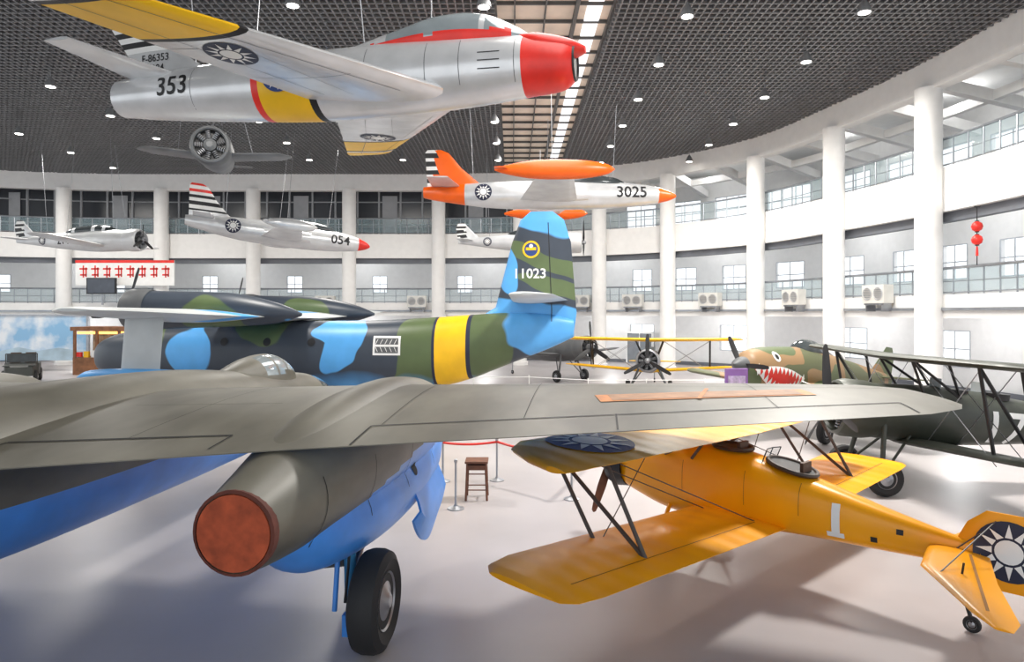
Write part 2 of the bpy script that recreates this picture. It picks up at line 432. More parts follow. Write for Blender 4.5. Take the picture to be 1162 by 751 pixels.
for sx in(1,-1):
    st=[((.6,3.3,2.40),(.6,-2.3,2.44),.62/5.6),((4.,3.15,2.58),(4.,-1.35,2.58),.48/4.5),((8.6,2.85,2.76),(8.6,-.35,2.76),.30/3.2),((10.5,2.5,2.83),(10.5,.10,2.83),.2/2.4),((10.95,2.15,2.85),(10.95,.40,2.85),.12/1.6),((11.15,1.7,2.85),(11.15,.8,2.85),.05)]
    st=[((a[0]*sx,a[1],a[2]),(t[0]*sx,t[1],t[2]),h*(V(a)-V(t)).length) for a,t,h in st]
    zmid=lambda x: 2.40+min(abs(x),4)*.045+max(0,abs(x)-4)*.036
    b.foil(st,GREY,matf=lambda c: (BLUE if c.z<zmid(c.x)-.01 else GREY),n=15)
    xc=3.88*sx
    def nm(c,xc=xc): 
        return BLUE if (c.z<1.60+.16*max(0,c.y+1.3) and c.y>-1.2) else GREY
    b.body([(-2.04,2.0,.35,.37),(-1.6,2.03,.43,.46),(-.6,2.12,.58,.62),(.8,2.18,.68,.72),(2.4,2.2,.70,.72),(3.6,2.18,.62,.64),(4.3,2.18,.48,.5)],GREY,64,k=20,matf=nm,xc=xc)
    b.body([(-1.35,1.82,.28,.28),(-.8,1.64,.46,.46),(.3,1.54,.62,.54),(1.8,1.52,.66,.58),(3.1,1.62,.62,.56),(3.9,1.85,.48,.45)],BLUE,32,xc=xc)
    b.lathe((xc,-2.04,2.0),(0,-1,0),[(.37,-.08),(.375,.02),(.345,.03)],RUSTD,32,caps=False)
    b.lathe((xc,-2.04,2.0),(0,-1,0),[(.345,-.02),(.335,.03),(.05,.035)],RUST,32)
    b.lathe((xc,4.3,2.18),(0,1,0),[(.49,-.05),(.47,.06),(.42,.02)],STEEL,28,caps=False)
    b.lathe((xc,4.3,2.18),(0,1,0),[(.42,0),(.02,.0)],RUST,28)
    wx=4.44*sx
    b.wheel((wx,.05,.575),.575,.36)
    b.cyl((wx-.30*sx,.05,1.25),(wx-.30*sx,.05,.55),.075,.06,M('gear_blue_%d'%sx,(.05,.25,.5),.4))
    b.cyl((wx-.30*sx,.05,.575),(wx,.05,.575),.06,.06,STEEL)
    b.cyl((wx-.30*sx,.05,.75),(wx-.30*sx,.9,1.4),.04,.04,STEEL)
    b.cyl((wx-.42*sx,.0,1.2),(wx-.42*sx,-.12,.5),.03,.03,BLUE)
    b.cyl((wx-.24*sx,-.12,1.2),(wx-.28*sx,-.16,.62),.018,.018,BLACK,6)
    b.box((wx-.30*sx,.1,.30),(.12,.3,.25),BLUE)
    b.lathe((wx-.62*sx,.15,1.06),(1,0,0),[(.02,-.3),(.14,-.24),(.17,0),(.14,.24),(.02,.3)],DGREY,16)
    b.cyl((wx-.62*sx,.15,1.06),(wx-.3*sx,.1,1.0),.04,.04,GREY)
    # curved bay doors hanging from the nacelle: thin curled sheets
    for dx,sgn in((.60,1),(-.60,-1)):
        rg=[]
        for i in range(21):
            u=i/20; yy=1.5+1.5*u; h=.85*math.sin(math.pi*(u*.86+.07))**.55
            P=[(-.02,1.60),(.10,1.40-h*.25),(.13,1.40-h*.6),(.02,1.40-h)]
            rg.append([V((xc+dx+a_*sgn,yy+.10*(1.6-z_),z_)) for a_,z_ in P]+[V((xc+dx+(a_-.035)*sgn,yy+.10*(1.6-z_),z_)) for a_,z_ in P[::-1]])
        b.loft(rg,BLUE)
b.foil([((0,-6.6,2.6),(0,-9.2,2.6),.25),((0,-7.9,5.2),(0,-9.3,5.2),.12),((0,-8.4,5.6),(0,-9.1,5.6),.04)],GREY,up=(1,0,0))
for sx in(1,-1): b.foil([((0,-6.8,2.9),(0,-9.0,2.9),.18),((3.4*sx,-8.1,3.1),(3.4*sx,-9.3,3.1),.08)],GREY)
b.wheel((.18,6.2,.35),.35,.2); b.wheel((-.18,6.2,.35),.35,.2); b.cyl((0,6.2,1.3),(0,6.2,.35),.07,.05,STEEL); b.cyl((-.2,6.2,.35),(.2,6.2,.35),.04,.04,STEEL)
b.box((.35,6.3,1.0),(.03,1.2,.5),BLUE)
b.freeze()
U=(1,0,0);Y=(0,1,0)
for q in[(1.0,-1.3,3.25,-.95,.04),(4.6,-.55,10.4,.62,.025),(7.2,-.0,7.2,-.62,.02),(10.4,.62,10.4,.14,.02),(4.6,-.55,4.6,-1.2,.02),(5.6,1.9,10.6,1.6,.012),(3.25,-.95,3.25,-1.4,.02),(1.0,-1.3,1.0,-2.0,.02),(4.7,2.3,4.7,-.5,.008),(6.2,2.3,6.2,-.2,.008),(9.0,2.2,9.0,.3,.008),(1.2,2.2,3.1,2.2,.01),(1.2,.4,3.1,.5,.01),(2.2,2.4,2.2,-1.1,.008)]:
    b.decal(quad(*q),(0,0,3.0),U,Y,DKLINE,.006,.3)
b.decal(quad(7.0,.80,9.6,1.25,.42),(0,0,3.2),U,Y,OPATCH,.008,.3)
b.decal(quad(7.15,.83,9.45,1.23,.34),(0,0,3.2),U,Y,M('faded_patch',(.34,.17,.08),.6,0,.3,4),.012,.3)
b.decal(quad(8.2,.75,8.4,1.45,.05),(0,0,3.2),U,Y,OPATCH,.016,.3)
for yy in(-1.2,-.1,1.2,2.6): b.decal(quad(0,-.35,0,.35,.012),(5.2,yy,1.95),Y,(0,0,1),DKLINE,.006,.1,.0)
b.decal(disc2(.09,16,2),(5.2,1.6,1.75),Y,(0,0,1),DKLINE,.008,.1,.0)
b.build((-6.0,8.4,0),(.1219,.9925))

# ------------------------------------------------------------ YELLOW TRAINER BIPLANE
b=B('yellow_trainer_biplane')
b.body([(-.05,.95,.05,.14),(1,1.03,.20,.27),(2.2,1.15,.36,.44),(3.3,1.2,.42,.60),(4.3,1.2,.42,.56),(5.0,1.22,.36,.42),(5.25,1.22,.30,.34)],TYEL,28,ex=2.8)
def wing2(b,stations,mat,th,matf=None,k=5):
    for sx in(1,-1):
        b.foil([((x*sx,le,z),(x*sx,te,z),th*f) for x,le,te,z,f in stations],mat,k=k,matf=matf,n=9)
wing2(b,[(.0,3.75,2.25,.80,1),(4.3,3.80,2.25,.95,1),(4.65,3.70,2.28,.97,.8),(4.8,3.50,2.4,.98,.4)],TYELR,.17)
wing2(b,[(.0,4.5,2.85,2.06,1),(3.4,4.55,2.85,2.1,1),(3.75,4.3,2.85,2.11,.9),(4.05,3.7,2.85,2.11,.6),(4.2,3.2,2.88,2.11,.4)],TYELR,.18)
wing2(b,[(.08,.50,-.15,.98,1),(.95,.33,-.42,.98,1),(1.95,-.42,-.82,.98,.7),(2.2,-.66,-.82,.98,.3)],TYEL,.08)
b.foil([((0,.05,.60),(0,-.55,.60),.05),((0,.24,.8),(0,-.78,.8),.07),((0,.22,1.1),(0,-.86,1.1),.07),((0,.10,1.35),(0,-.78,1.35),.06),((0,-.10,1.52),(0,-.55,1.52),.03)],TYEL,up=(1,0,0),k=3)
STR=M('dark_strut',(.06,.05,.045),.5)
RIM=M('leather_rim',(.05,.03,.02),.5); SEAT=M('seat_leather',(.09,.04,.02),.6); WSC=M('windscreen',(.5,.55,.55),.08,0,.05,alpha=.35); SEAM=M('seam',(.30,.12,.01),.5)
for sx in(1,-1):
    for (y0,y1) in((3.45,4.25),(2.65,3.3),(2.65,4.25)):
        b.cyl((3.05*sx,y0,.93),(3.05*sx,y1,2.06),.028,.028,STR,8)
    for (y0,y1) in((4.25,4.3),(3.75,3.3),(4.25,3.3)):
        b.cyl((.38*sx,y0,1.6),(.62*sx,y1,2.04),.025,.025,STR,8)
    for a,c in(((.5*sx,4.25,2.05),(3.0*sx,3.4,.95)),((3.0*sx,4.25,2.05),(.42*sx,3.4,.85)),((3.0*sx,3.35,2.05),(.42*sx,2.65,.85)),((.1*sx,.2,1.0),(0,-.2,1.4)),((1.2*sx,.1,.98),(0,-.2,1.42)),((1.2*sx,0,.98),(0,.2,.7))):
        b.cyl(a,c,.008,.008,STR,5)
    b.wheel((.85*sx,4.1,.3),.3,.14); b.cyl((.85*sx,4.1,.3),(.3*sx,4.2,.8),.035,.035,TYEL); b.cyl((.85*sx,4.1,.3),(.3*sx,3.5,.75),.025,.025,TYEL)
    b.cyl((1.0*sx,-.1,1.0),(1.0*sx,-.12,1.14),.012,.012,BLACK,5)
b.cyl((-.85,4.1,.3),(.85,4.1,.3),.03,.03,STEEL)
b.cyl((0,.25,.85),(0,.05,.12),.025,.025,BLACK); b.wheel((0,.05,.1),.1,.06)
b.radial((0,0,1.22),.42,BLACK,5.2,5.6,7); b.prop((0,5.72,1.22),1.0,2,WOOD,.5)
def cockpit(yc,zc,tilt,rx=.27,ry=.36):
    n=24; R=Matrix.Rotation(tilt,3,'X')
    ring=[V((rx*math.cos(2*math.pi*i/n),ry*math.sin(2*math.pi*i/n),0)) for i in range(n)]
    c=V((0,yc,zc))
    rim=[]
    for i,p in enumerate(ring):
        d=p.normalized(); rim.append([c+R@(p+d*.035*math.cos(a)+V((0,0,.035*math.sin(a)))) for a in [j*math.pi/3 for j in range(6)]])
    rim.append(rim[0]); b.loft(rim,RIM,False,False)
    b.add([c+R@(p*.98+V((0,0,.005))) for p in ring],[tuple(range(n))],BLACK)
    b.box(c+V((0,-ry*.55,.03)),(.26,.05,.14),SEAT)
    wz=[]
    for s_ in(-1,-.4,.4,1): wz.append(V((.22*s_,yc+ry+.10-.10*abs(s_),zc+.02)))
    top=[q+V((0,-.08,.20)) for q in wz]
    b.add(wz+top,[(0,1,5,4),(1,2,6,5),(2,3,7,6)],WSC)
    for q,t in zip(wz,top): b.cyl(q,t,.008,.008,BLACK,5)
    b.line(top,.008,BLACK)
cockpit(2.3,1.65,.22); cockpit(3.25,1.81,.04,.25,.30)
b.freeze()
for dy in(0,.03):
    b.decal(txt('1',.58),(-.8,1.55+dy,1.08),(0,-1,0),(0,0,1),WHITE,.01,.12,.0)
    b.decal(txt('1',.58),(.8,1.55+dy,1.08),(0,1,0),(0,0,1),WHITE,.01,.12,.0)
for s_ in(-1,1):
    b.decal(quad(-.12,0,.10,0,.07),(s_*.8,1.56,.885),(0,s_,0),(0,0,1),WHITE,.011,.12,.0)
for yy,zz in((.80,1.08),(1.1,.92)): b.decal(quad(-.04,0,.04,0,.07),(-.8,yy,zz),(0,-1,0),(0,0,1),BLACK,.008,.12,.0)
b.star((-2.85,3.72,3),U,Y,.60); b.star((2.85,3.72,3),U,Y,.60)
b.star((-.2,-.33,1.08),(0,-1,0),(0,0,1),.36,DNAVY,far=.02); b.star((.2,-.33,1.08),(0,1,0),(0,0,1),.36,DNAVY,far=.02)
for yy in(2.05,2.85,3.9): b.decal(quad(0,-.2,0,.3,.008),(-.6,yy,1.25),(0,-1,0),(0,0,1),SEAM,.005,.12,.0)
for sx in(1,-1):
    b.decal(quad(.5*sx,2.62,4.4*sx,2.62,.015),(0,0,1.5),U,Y,SEAM,.004,.4,.0)
    b.decal(quad(.2*sx,.02,1.9*sx,-.55,.03),(0,0,1.5),U,Y,SEAM,.004,.3,.0)
b.build((5.65,8.3,0),(-.67,.74))

# ------------------------------------------------------------ FLYING BOAT (11023)
b=B('twin_engine_flying_boat')
def hm(c):
    if -5.8<c.y<-4.72: return YEL
    if -5.95<c.y<=-5.8 or -4.72<=c.y<-4.6: return DNAVY
    return None
b.body([(9.4,2.2,.1,.15),(9.0,2.2,.55,.6),(8,2.2,.9,.95),(6,2.25,1.1,1.2),(2,2.3,1.2,1.3),(-2,2.35,1.15,1.27),(-4.6,2.5,1.05,1.25),(-5.8,2.68,.95,1.15),(-7.2,3.0,.7,.92),(-8.6,3.25,.4,.62),(-9.5,3.35,.15,.3)],HULL,40,ex=2.5,k=18,matf=hm)
b.body([(7.5,1.35,.3,.3),(4,1.15,.7,.35),(0,1.1,.8,.35),(-.3,1.2,.6,.2)],LBLUE,20)
b.body([(7.4,3.0,.3,.2),(6.8,3.2,.6,.45),(6,3.3,.7,.45),(5.2,3.35,.5,.25)],DGLASS,20)
b.foil([((0,-5.7,3.5),(0,-9.50,3.2),.5),((0,-6.7,4.1),(0,-9.6,3.9),.42),((0,-7.3,6.4),(0,-9.4,6.4),.26),((0,-7.6,7.2),(0,-9.15,7.2),.18),((0,-7.95,7.5),(0,-8.75,7.5),.08)],FINC,up=(1,0,0),k=8,n=17)
for sx in(1,-1):
    b.foil([((.1*sx,-7.3,4.35),(.1*sx,-9.3,4.35),.28),((4.4*sx,-7.9,4.45),(4.4*sx,-9.2,4.45),.14),((4.7*sx,-8.3,4.45),(4.7*sx,-8.9,4.45),.06)],PALE,k=4)
    b.foil([((0,3.6,3.7),(0,.1,3.7),.5),((5*sx,3.5,3.8),(5*sx,.2,3.8),.42),((9.1*sx,2.9,3.95),(9.1*sx,.8,3.95),.2),((9.6*sx,2.3,3.97),(9.6*sx,1.3,3.97),.08)],PALE,k=10,matf=lambda c: (LBLUE if (4.2<abs(c.x)<5.2 and c.y<1.6) or (abs(c.x)<2.6 and c.y>1.5) else PALE))
    b.body([(-.9,3.85,.05,.05),(0,3.9,.4,.35),(1.5,4.0,.62,.55),(3.5,4.0,.66,.62),(4.6,4.0,.66,.66)],HULL,24,xc=3.3*sx)
    b.radial((3.3*sx,0,4.0),.72,DGREY,4.4,5.3); b.prop((3.3*sx,5.45,4.0),1.6,3,BLACK,.4,STEEL)
    b.body([(4.0,2.0,.05,.05),(3.5,2.0,.3,.3),(2,2.0,.38,.36),(.5,2.05,.2,.25),(-.2,2.1,.04,.04)],LBLUE,18,xc=7.1*sx)
    b.foil([((7.1*sx,2.6,2.1),(7.1*sx,1.4,2.1),.12),((6.9*sx,2.6,3.85),(6.9*sx,1.4,3.85),.12)],PALE,up=(1,0,0))
    b.wheel((1.35*sx,1.2,.5),.5,.3); b.cyl((1.35*sx,1.2,.5),(.9*sx,1.2,1.8),.09,.09,STEEL); b.cyl((1.3*sx,1.2,.6),(1.0*sx,.3,2.0),.05,.05,STEEL)
b.wheel((.2,7.4,.3),.3,.2);b.cyl((.2,7.4,.3),(.1,7.4,1.7),.06,.06,STEEL)
b.freeze()
Lz=(0,0,1)
b.decal(txt('11023',.48),(-1,-7.95,5.28),(0,-1,0),Lz,WHITE,.01)
b.decal(disc2(.31),(-1,-8.0,6.15),(0,-1,0),Lz,YEL,.01); b.decal(disc2(.24),(-1,-8.0,6.15),(0,-1,0),Lz,NAVY,.016); b.decal(quad(-.18,.02,.18,.02,.10),(-1,-8.0,6.15),(0,-1,0),Lz,YEL,.02); b.decal(disc2(.07,12,2),(-1,-8.0,6.27),(0,-1,0),Lz,WHITE,.022)
b.decal(quad(8.75,-.6,8.60,2.9,.03),(-1,0,4.2),(0,-1,0),Lz,BLACK,.008,.12,.0)
b.decal(quad(-.5,0,.5,0,.68),(-2,-3.0,2.75),(0,-1,0),Lz,WHITE,.01)
b.decal(quad(-.42,.15,.42,.15,.22),(-2,-3.0,2.75),(0,-1,0),Lz,DGREY,.016);b.decal(quad(-.42,-.15,.42,-.15,.22),(-2,-3.0,2.75),(0,-1,0),Lz,DGREY,.016)
for k in range(5): b.decal(quad(-.4+.17*k,.05,-.32+.17*k,.22,.02),(-2,-3.0,2.75),(0,-1,0),Lz,WHITE,.02);b.decal(quad(-.4+.17*k,-.05,-.32+.17*k,-.22,.02),(-2,-3.0,2.75),(0,-1,0),Lz,WHITE,.02)
for yy in(-.2,1.5,3.2): b.decal(disc2(.15,16,2),(-2,yy,2.85),(0,-1,0),Lz,BLACK,.012,.12,.0)
b.build((-7.2,25.6,0),(-.987,.16))

# ------------------------------------------------------------ SWEPT WING FIGHTER JET (353)
def cables(b,pts,z0):
    for x,y,z in pts:
        b.cyl((x,y,z),(x*.6+.3,y*1.05,14.2-z0),.012,.012,STEEL,5)
b=B('swept_wing_jet_fighter'); z0=8.8
def f86m(c):
    if c.y>4.55: return RED
    if -1.25<c.y<.05: return YEL
    if -1.4<c.y<=-1.25 or .05<=c.y<.17: return RED if c.y<0 else BLACK
    if abs(c.y+2.0)<.05: return RED
    return None
b.body([(5.50,.02,.34,.36),(5.25,.0,.46,.50),(4.6,.03,.54,.60),(3.5,.03,.62,.70),(2,.0,.68,.74),(0,0,.70,.74),(-2,.05,.64,.66),(-4,.1,.52,.54),(-5.2,.12,.40,.42)],SILVER,40,k=12,matf=f86m,caps=(False,False))
b.lathe((0,5.50,.02),(0,1,0),[(.36,.0),(.345,.04),(.31,-.02),(.28,-.6),(.01,-.7)],BLACK,30)
b.body([(5.72,.26,.10,.06),(5.4,.30,.34,.18),(4.8,.40,.42,.24),(4.4,.5,.3,.15)],RED,24)
b.lathe((0,-5.2,.12),(0,-1,0),[(.40,0),(.36,.02),(.33,-.5),(.01,-.6)],BLACK,28,caps=False)
b.body([(4.75,.50,.08,.05),(4.3,.60,.34,.25),(3.6,.70,.46,.46),(2.7,.74,.46,.46),(1.7,.70,.34,.28),(.5,.62,.1,.1)],GLASS,36,k=14,matf=lambda c: RED if (c.z<.70 and c.y>1.2 and c.y<4.3) else (SILVER if c.y<1.6 or abs(c.y-3.7)<.05 else GLASS))
for sx in(1,-1):
    def wm(c):
        a=abs(c.x)
        if 3.62<a<4.9: return YEL
        if 3.5<a<=3.62 or 4.9<=a<5.0: return BLACK
        if a>5.2: return YEL
        return None
    b.foil([((.3*sx,3.1,-.45),(.3*sx,.1,-.45),.36),((5.5*sx,-.9,-.10),(5.5*sx,-2.3,-.10),.12),((5.7*sx,-1.15,-.09),(5.7*sx,-2.3,-.09),.05)],SILVER,k=44,matf=wm,n=11)
    b.foil([((.2*sx,-3.4,.45),(.2*sx,-4.7,.45),.16),((2.0*sx,-4.65,.75),(2.0*sx,-5.3,.75),.07)],SILVER,k=4)
def fst(c):
    if c.z>1.15: 
        return BLACK if int((c.z)/.13)%2==0 else WHITE
    return None
b.foil([((0,-2.6,.45),(0,-4.9,.45),.2),((0,-3.7,1.15),(0,-5.1,1.15),.16),((0,-4.9,2.3),(0,-5.9,2.3),.07)],SILVER,up=(1,0,0),k=18,matf=fst)
b.freeze()
RU=(0,1,0)
b.decal(txt('353',.58),(2,-3.4,.12),RU,Lz,BLACK,.01)
b.decal(txt('F-86353',.24),(2,-4.25,.98),RU,Lz,BLACK,.01);b.decal(txt('24084',.24),(2,-4.3,.74),RU,Lz,BLACK,.01)
b.star((2,-.65,.15),RU,Lz,.42)
b.star((2.95,-.10,-2),(0,1,0),(1,0,0),.46,DNAVY); b.star((-2.95,-.10,-2),(0,1,0),(1,0,0),.46,DNAVY)
for i in range(3): b.decal(quad(-.22,0,.22,0,.02),(2,3.9,.18-.16*i),RU,Lz,BLACK,.008)
for yy in(1.3,2.6,3.3,-.0,-2.9,4.4): b.decal(quad(0,-.45,0,.45,.012),(.9,yy,.05),RU,Lz,DGREY,.006,.12,.0)
for sx in(1,-1):
    for q in((.9,2.2,5.2,-1.0,.012),(.9,.55,3.2,-.55,.014),(3.2,-.55,5.3,-1.75,.014),(3.2,-.55,3.2,-1.15,.014),(1.8,1.6,1.8,-.4,.01),(.9,1.2,3.0,.3,.008)):
        b.decal(quad(q[1],q[0]*sx,q[3],q[2]*sx,q[4]),(0,0,-2),(0,1,0),(1,0,0),DGREY,.006,.3,.0)
cables(b,[(0,2.5,.6),(2.4,0,-.2),(-2.4,0,-.2),(0,-3.2,.6)],z0)
b.build((-4.1,14.8,z0),(.97,-.247))

# ------------------------------------------------------------ STRAIGHT WING JETS
def straight_jet(name,loc,hd,pitch,R,L,span,body,nose,fin,tank,tankR,tl,num,finstripe=None):
    b=B(name); h=L/2
    def bmf(c):
        if c.y>h*.86: return nose
        if c.y<-h*.66: return fin
        return None
    b.body([(h,-.05,.06,.06),(h*.93,-.03,R*.42,R*.4),(h*.75,0,R*.75,R*.75),(h*.4,.0,R*.95,R),(0,0,R*1.15,R*1.05),(-h*.45,.02,R*.9,R*.95),(-h*.85,.1,R*.55,R*.6),(-h,.15,R*.35,R*.4)],body,28,k=6,matf=bmf)
    b.body([(h*.62,R*.7,.06,.04),(h*.5,R*.85,R*.55,R*.45),(h*.25,R*.95,R*.62,R*.55),(0,R*.85,R*.5,R*.42),(-h*.15,R*.75,.1,.1)],DGLASS,20)
    s2=span/2
    for sx in(1,-1):
        b.foil([((.2*sx,h*.22,-.3),(.2*sx,-h*.24,-.3),.28),((s2*sx,h*.12,-.05),(s2*sx,-h*.10,-.05),.12)],body,k=6)
        b.foil([((.1*sx,-h*.70,.4),(.1*sx,-h*.93,.4),.12),((s2*.42*sx,-h*.76,.42),(s2*.42*sx,-h*.92,.42),.06)],body,k=3)
        b.body([(tl*.5,0,.02,.02),(tl*.42,0,tankR*.6,tankR*.6),(tl*.2,0,tankR,tankR),(-tl*.15,0,tankR,tankR),(-tl*.4,0,tankR*.5,tankR*.5),(-tl*.5,0,.03,.03)],tank,20,xc=s2*sx)
        b.foil([((s2*sx+.1*sx,-tl*.38,0),(s2*sx+.1*sx,-tl*.5,0),.04),((s2*sx+.6*sx,-tl*.42,0),(s2*sx+.6*sx,-tl*.5,0),.03)],tank,k=2)
        b.body([(h*.3,-.05,.18,.26),(h*.1,-.05,.24,.32),(-h*.2,-.02,.1,.15)],body,16,xc=R*.95*sx)
    def fs(c):
        if finstripe and c.z>.7 : 
            k=int(c.z/.17)%2
            return (RED,WHITE)[k] if c.z>1.55 else (BLACK,WHITE)[k]
        if not finstripe and c.y<-h*.9: return BLACK if int(c.z/.2)%2 else WHITE
        return fin
    b.foil([((0,-h*.52,.4),(0,-h*.97,.4),.16),((0,-h*.70,1.3),(0,-h*.98,1.3),.12),((0,-h*.80,2.0),(0,-h*.99,2.0),.08),((0,-h*.86,2.15),(0,-h*.97,2.15),.04)],fin,up=(1,0,0),k=9,matf=fs)
    b.freeze()
    b.decal(txt(num,.72),(2,h*.64,.05),RU,Lz,BLACK,.012)
    b.star((2,-h*.52,.1),RU,Lz,R*.62,DNAVY)
    cables(b,[(0,h*.5,.5),(0,-h*.6,.4),(s2*.6,0,0),(-s2*.6,0,0)],loc[2]+.7)
    return b.build(loc,hd,pitch)
straight_jet('jet_trainer',(1.75,32,9.4),(1,-.02),0,.64,11.8,11.6,SILVER,ORANGE,ORANGE,ORANGE,.36,4.6,'3025')
straight_jet('jet_fighter',(-12.8,38,8.25),(.92,.40),-.09,.64,9.8,9.5,SILVER,RED,SILVER,SILVER,.27,2.6,'054',(RED,WHITE))

# ------------------------------------------------------------ generic propeller aircraft
def prop_plane(name,loc,hd,L,span,R,body,wingm,nosem=None,bi=None,pitch=0,radial=True,gear=True,canopy='open',stripe=None,chord=1.6,wingz=-.3,ywing=.3,num=None,numy=None,nblades=3,star=True,finm_=None,cab=False,bladeang=0.,wx=1.0,Rw=.34,wy=None,spinner=None,extra=None,prop=True,pr=None):
    b=B(name); n0=.36*L; t0=-.64*L
    nosem=nosem or body
    b.body([(n0-.35,0,R*.92,R*.92),(n0*.6,0,R,R*1.02),(0,.03,R*.95,R*1.08),(t0*.4,.06,R*.68,R*.8),(t0*.8,.12,R*.32,R*.42),(t0,.15,.06,R*.25)] if radial else
           [(n0,0,R*.34,R*.36),(n0*.92,-.03,R*.62,R*.72),(n0*.6,-.05,R*.85,R*1.0),(0,.03,R*.9,R*1.08),(t0*.4,.06,R*.68,R*.8),(t0*.8,.12,R*.32,R*.42),(t0,.15,.06,R*.25)],body,26,k=6,matf=(lambda c: nosem if c.y>n0*.75 else None) if nosem!=body else None)
    if radial:
        b.radial((0,0,0),R*1.08,nosem,n0-.9,n0,9)
        if prop: b.prop((0,n0+.12,0),pr or min(1.45,R*2.4),nblades,BLACK,bladeang,spinner or STEEL)
    else:
        b.lathe((0,n0,0),(0,1,0),[(R*.36,-.02),(R*.34,.1),(R*.22,.32),(.02,.45)],spinner or nosem,20)
        b.prop((0,n0+.12,0),pr or 1.35,nblades,BLACK,bladeang,spinner or nosem)
    s2=span/2
    for sx in(1,-1):
        le=ywing+chord/2; te=ywing-chord/2
        b.foil([((0,le,wingz),(0,te,wingz),chord*.12),((s2*.85*sx,le-.08,wingz+s2*.06),(s2*.85*sx,te+.15,wingz+s2*.06),chord*.09),((s2*sx,ywing+.2,wingz+s2*.07),(s2*sx,ywing-.2,wingz+s2*.07),.04)],wingm,k=6)
        if bi:
            st=.45
            b.foil([((0,le+st,wingz+bi),(0,te+st,wingz+bi),chord*.11),((s2*.9*sx,le+st,wingz+bi+.06),(s2*.9*sx,te+st,wingz+bi+.06),chord*.1),((s2*1.04*sx,ywing+.3+st,wingz+bi+.07),(s2*1.04*sx,ywing-.2+st,wingz+bi+.07),.04)],wingm,k=6)
            for (ya,yb) in((.4,.4+st),(-.4,-.4+st),(-.4,.4+st)):
                b.cyl((s2*.68*sx,ywing+ya,wingz+s2*.045),(s2*.68*sx,ywing+yb,wingz+bi),.035,.035,BLACK,6)
                b.cyl((R*.8*sx,ywing+ya,R*.8),(s2*.16*sx,ywing+yb,wingz+bi),.03,.03,BLACK,6)
            for a,c_ in((.15,.68),(.68,.15)):
                for yy in(.35,-.3): b.cyl((s2*a*sx,ywing+yy+st,wingz+bi),(s2*c_*sx,ywing+yy,wingz+.05),.01,.01,STEEL,5)
        b.foil([((0,t0*.80,.2),(0,t0*.99,.2),.1),((span*.15*sx,t0*.85,.2),(span*.15*sx,t0*.98,.2),.06),((span*.17*sx,t0*.9,.2),(span*.17*sx,t0*.95,.2),.03)],wingm,k=3)
    fmn=finm_ or body
    def fs(c):
        if stripe and c.y<t0*.90: return stripe[int((c.z+5)/.15)%2]
        return fmn
    b.foil([((0,t0*.72,.3),(0,t0*1.0,.1),.12),((0,t0*.86,1.0),(0,t0*1.03,1.0),.09),((0,t0*.92,1.35),(0,t0*1.0,1.35),.04)],fmn,up=(1,0,0),k=8,matf=fs,n=13)
    if canopy=='green':
        b.body([(n0*.45,R*.8,.08,.05),(n0*.35,R*.95,R*.5,R*.45),(0,R*1.05,R*.58,R*.5),(t0*.25,R*.95,R*.5,R*.4),(t0*.38,R*.75,.1,.1)],DGLASS,18,matf=lambda c: body if int((c.y+10)/.18)%4==0 else DGLASS)
    elif canopy=='bubble':
        b.body([(n0*.25,R*.85,.08,.05),(n0*.12,R*1.0,R*.45,R*.42),(-.3,R*1.05,R*.5,R*.45),(t0*.28,R*.85,.1,.1)],DGLASS,18)
    else:
        for yy in(-.1,-1.05):
            b.lathe((0,yy,R*1.02),(0,0,1),[(.30,-.1),(.32,.04),(.26,.05),(.02,.03)],BLACK,18)
            b.box((0,yy+.38,R*1.12+.08),(.4,.02,.22),GLASS)
    if gear:
        sp,cp=math.sin(pitch),math.cos(pitch)
        wy=ywing+.9 if wy is None else wy
        g=(loc[2]+sp*wy-Rw)/cp
        for sx in(1,-1):
            b.wheel((wx*sx,wy,-g),Rw,.2)
            b.cyl((wx*sx-.14*sx,wy,-g),((R*.8 if wx<1.3 else wx-.1)*sx,wy-.1,-R*.3),.05,.06,body); b.cyl((wx*sx-.14*sx,wy,-g),(R*.6*sx,wy-.8,-R*.6),.03,.03,body)
            b.cyl((wx*sx-.16*sx,wy,-g),(wx*sx,wy,-g),.05,.05,STEEL)
        ty=t0*.88; g=(loc[2]+sp*ty-.12)/cp
        b.wheel((0,ty,-g),.12,.08); b.cyl((0,ty,-g),(0,ty+.15,.0),.035,.035,STEEL)
    if extra: extra(b,n0,t0,False)
    b.freeze()
    if num:
        ny=numy if numy is not None else t0*.33
        zz=-.12 if bi else .02
        b.decal(txt(num,1.0 if bi else .6),(-R*1.1,ny,zz),(0,-1,0),Lz,WHITE if bi else BLACK,.012,.12,.05); b.decal(txt(num,1.0 if bi else .6),(R*1.1,ny,zz),RU,Lz,WHITE if bi else BLACK,.012,.12,.05)
    if star: b.star((2,t0*.62,.1),RU,Lz,R*.45,DNAVY)
    if extra: extra(b,n0,t0,True)
    if cab: cables(b,[(0,n0*.4,R),(0,t0*.6,.3),(s2*.5,ywing,wingz),(-s2*.5,ywing,wingz)],loc[2]+.2)
    return b.build(loc,hd,pitch)

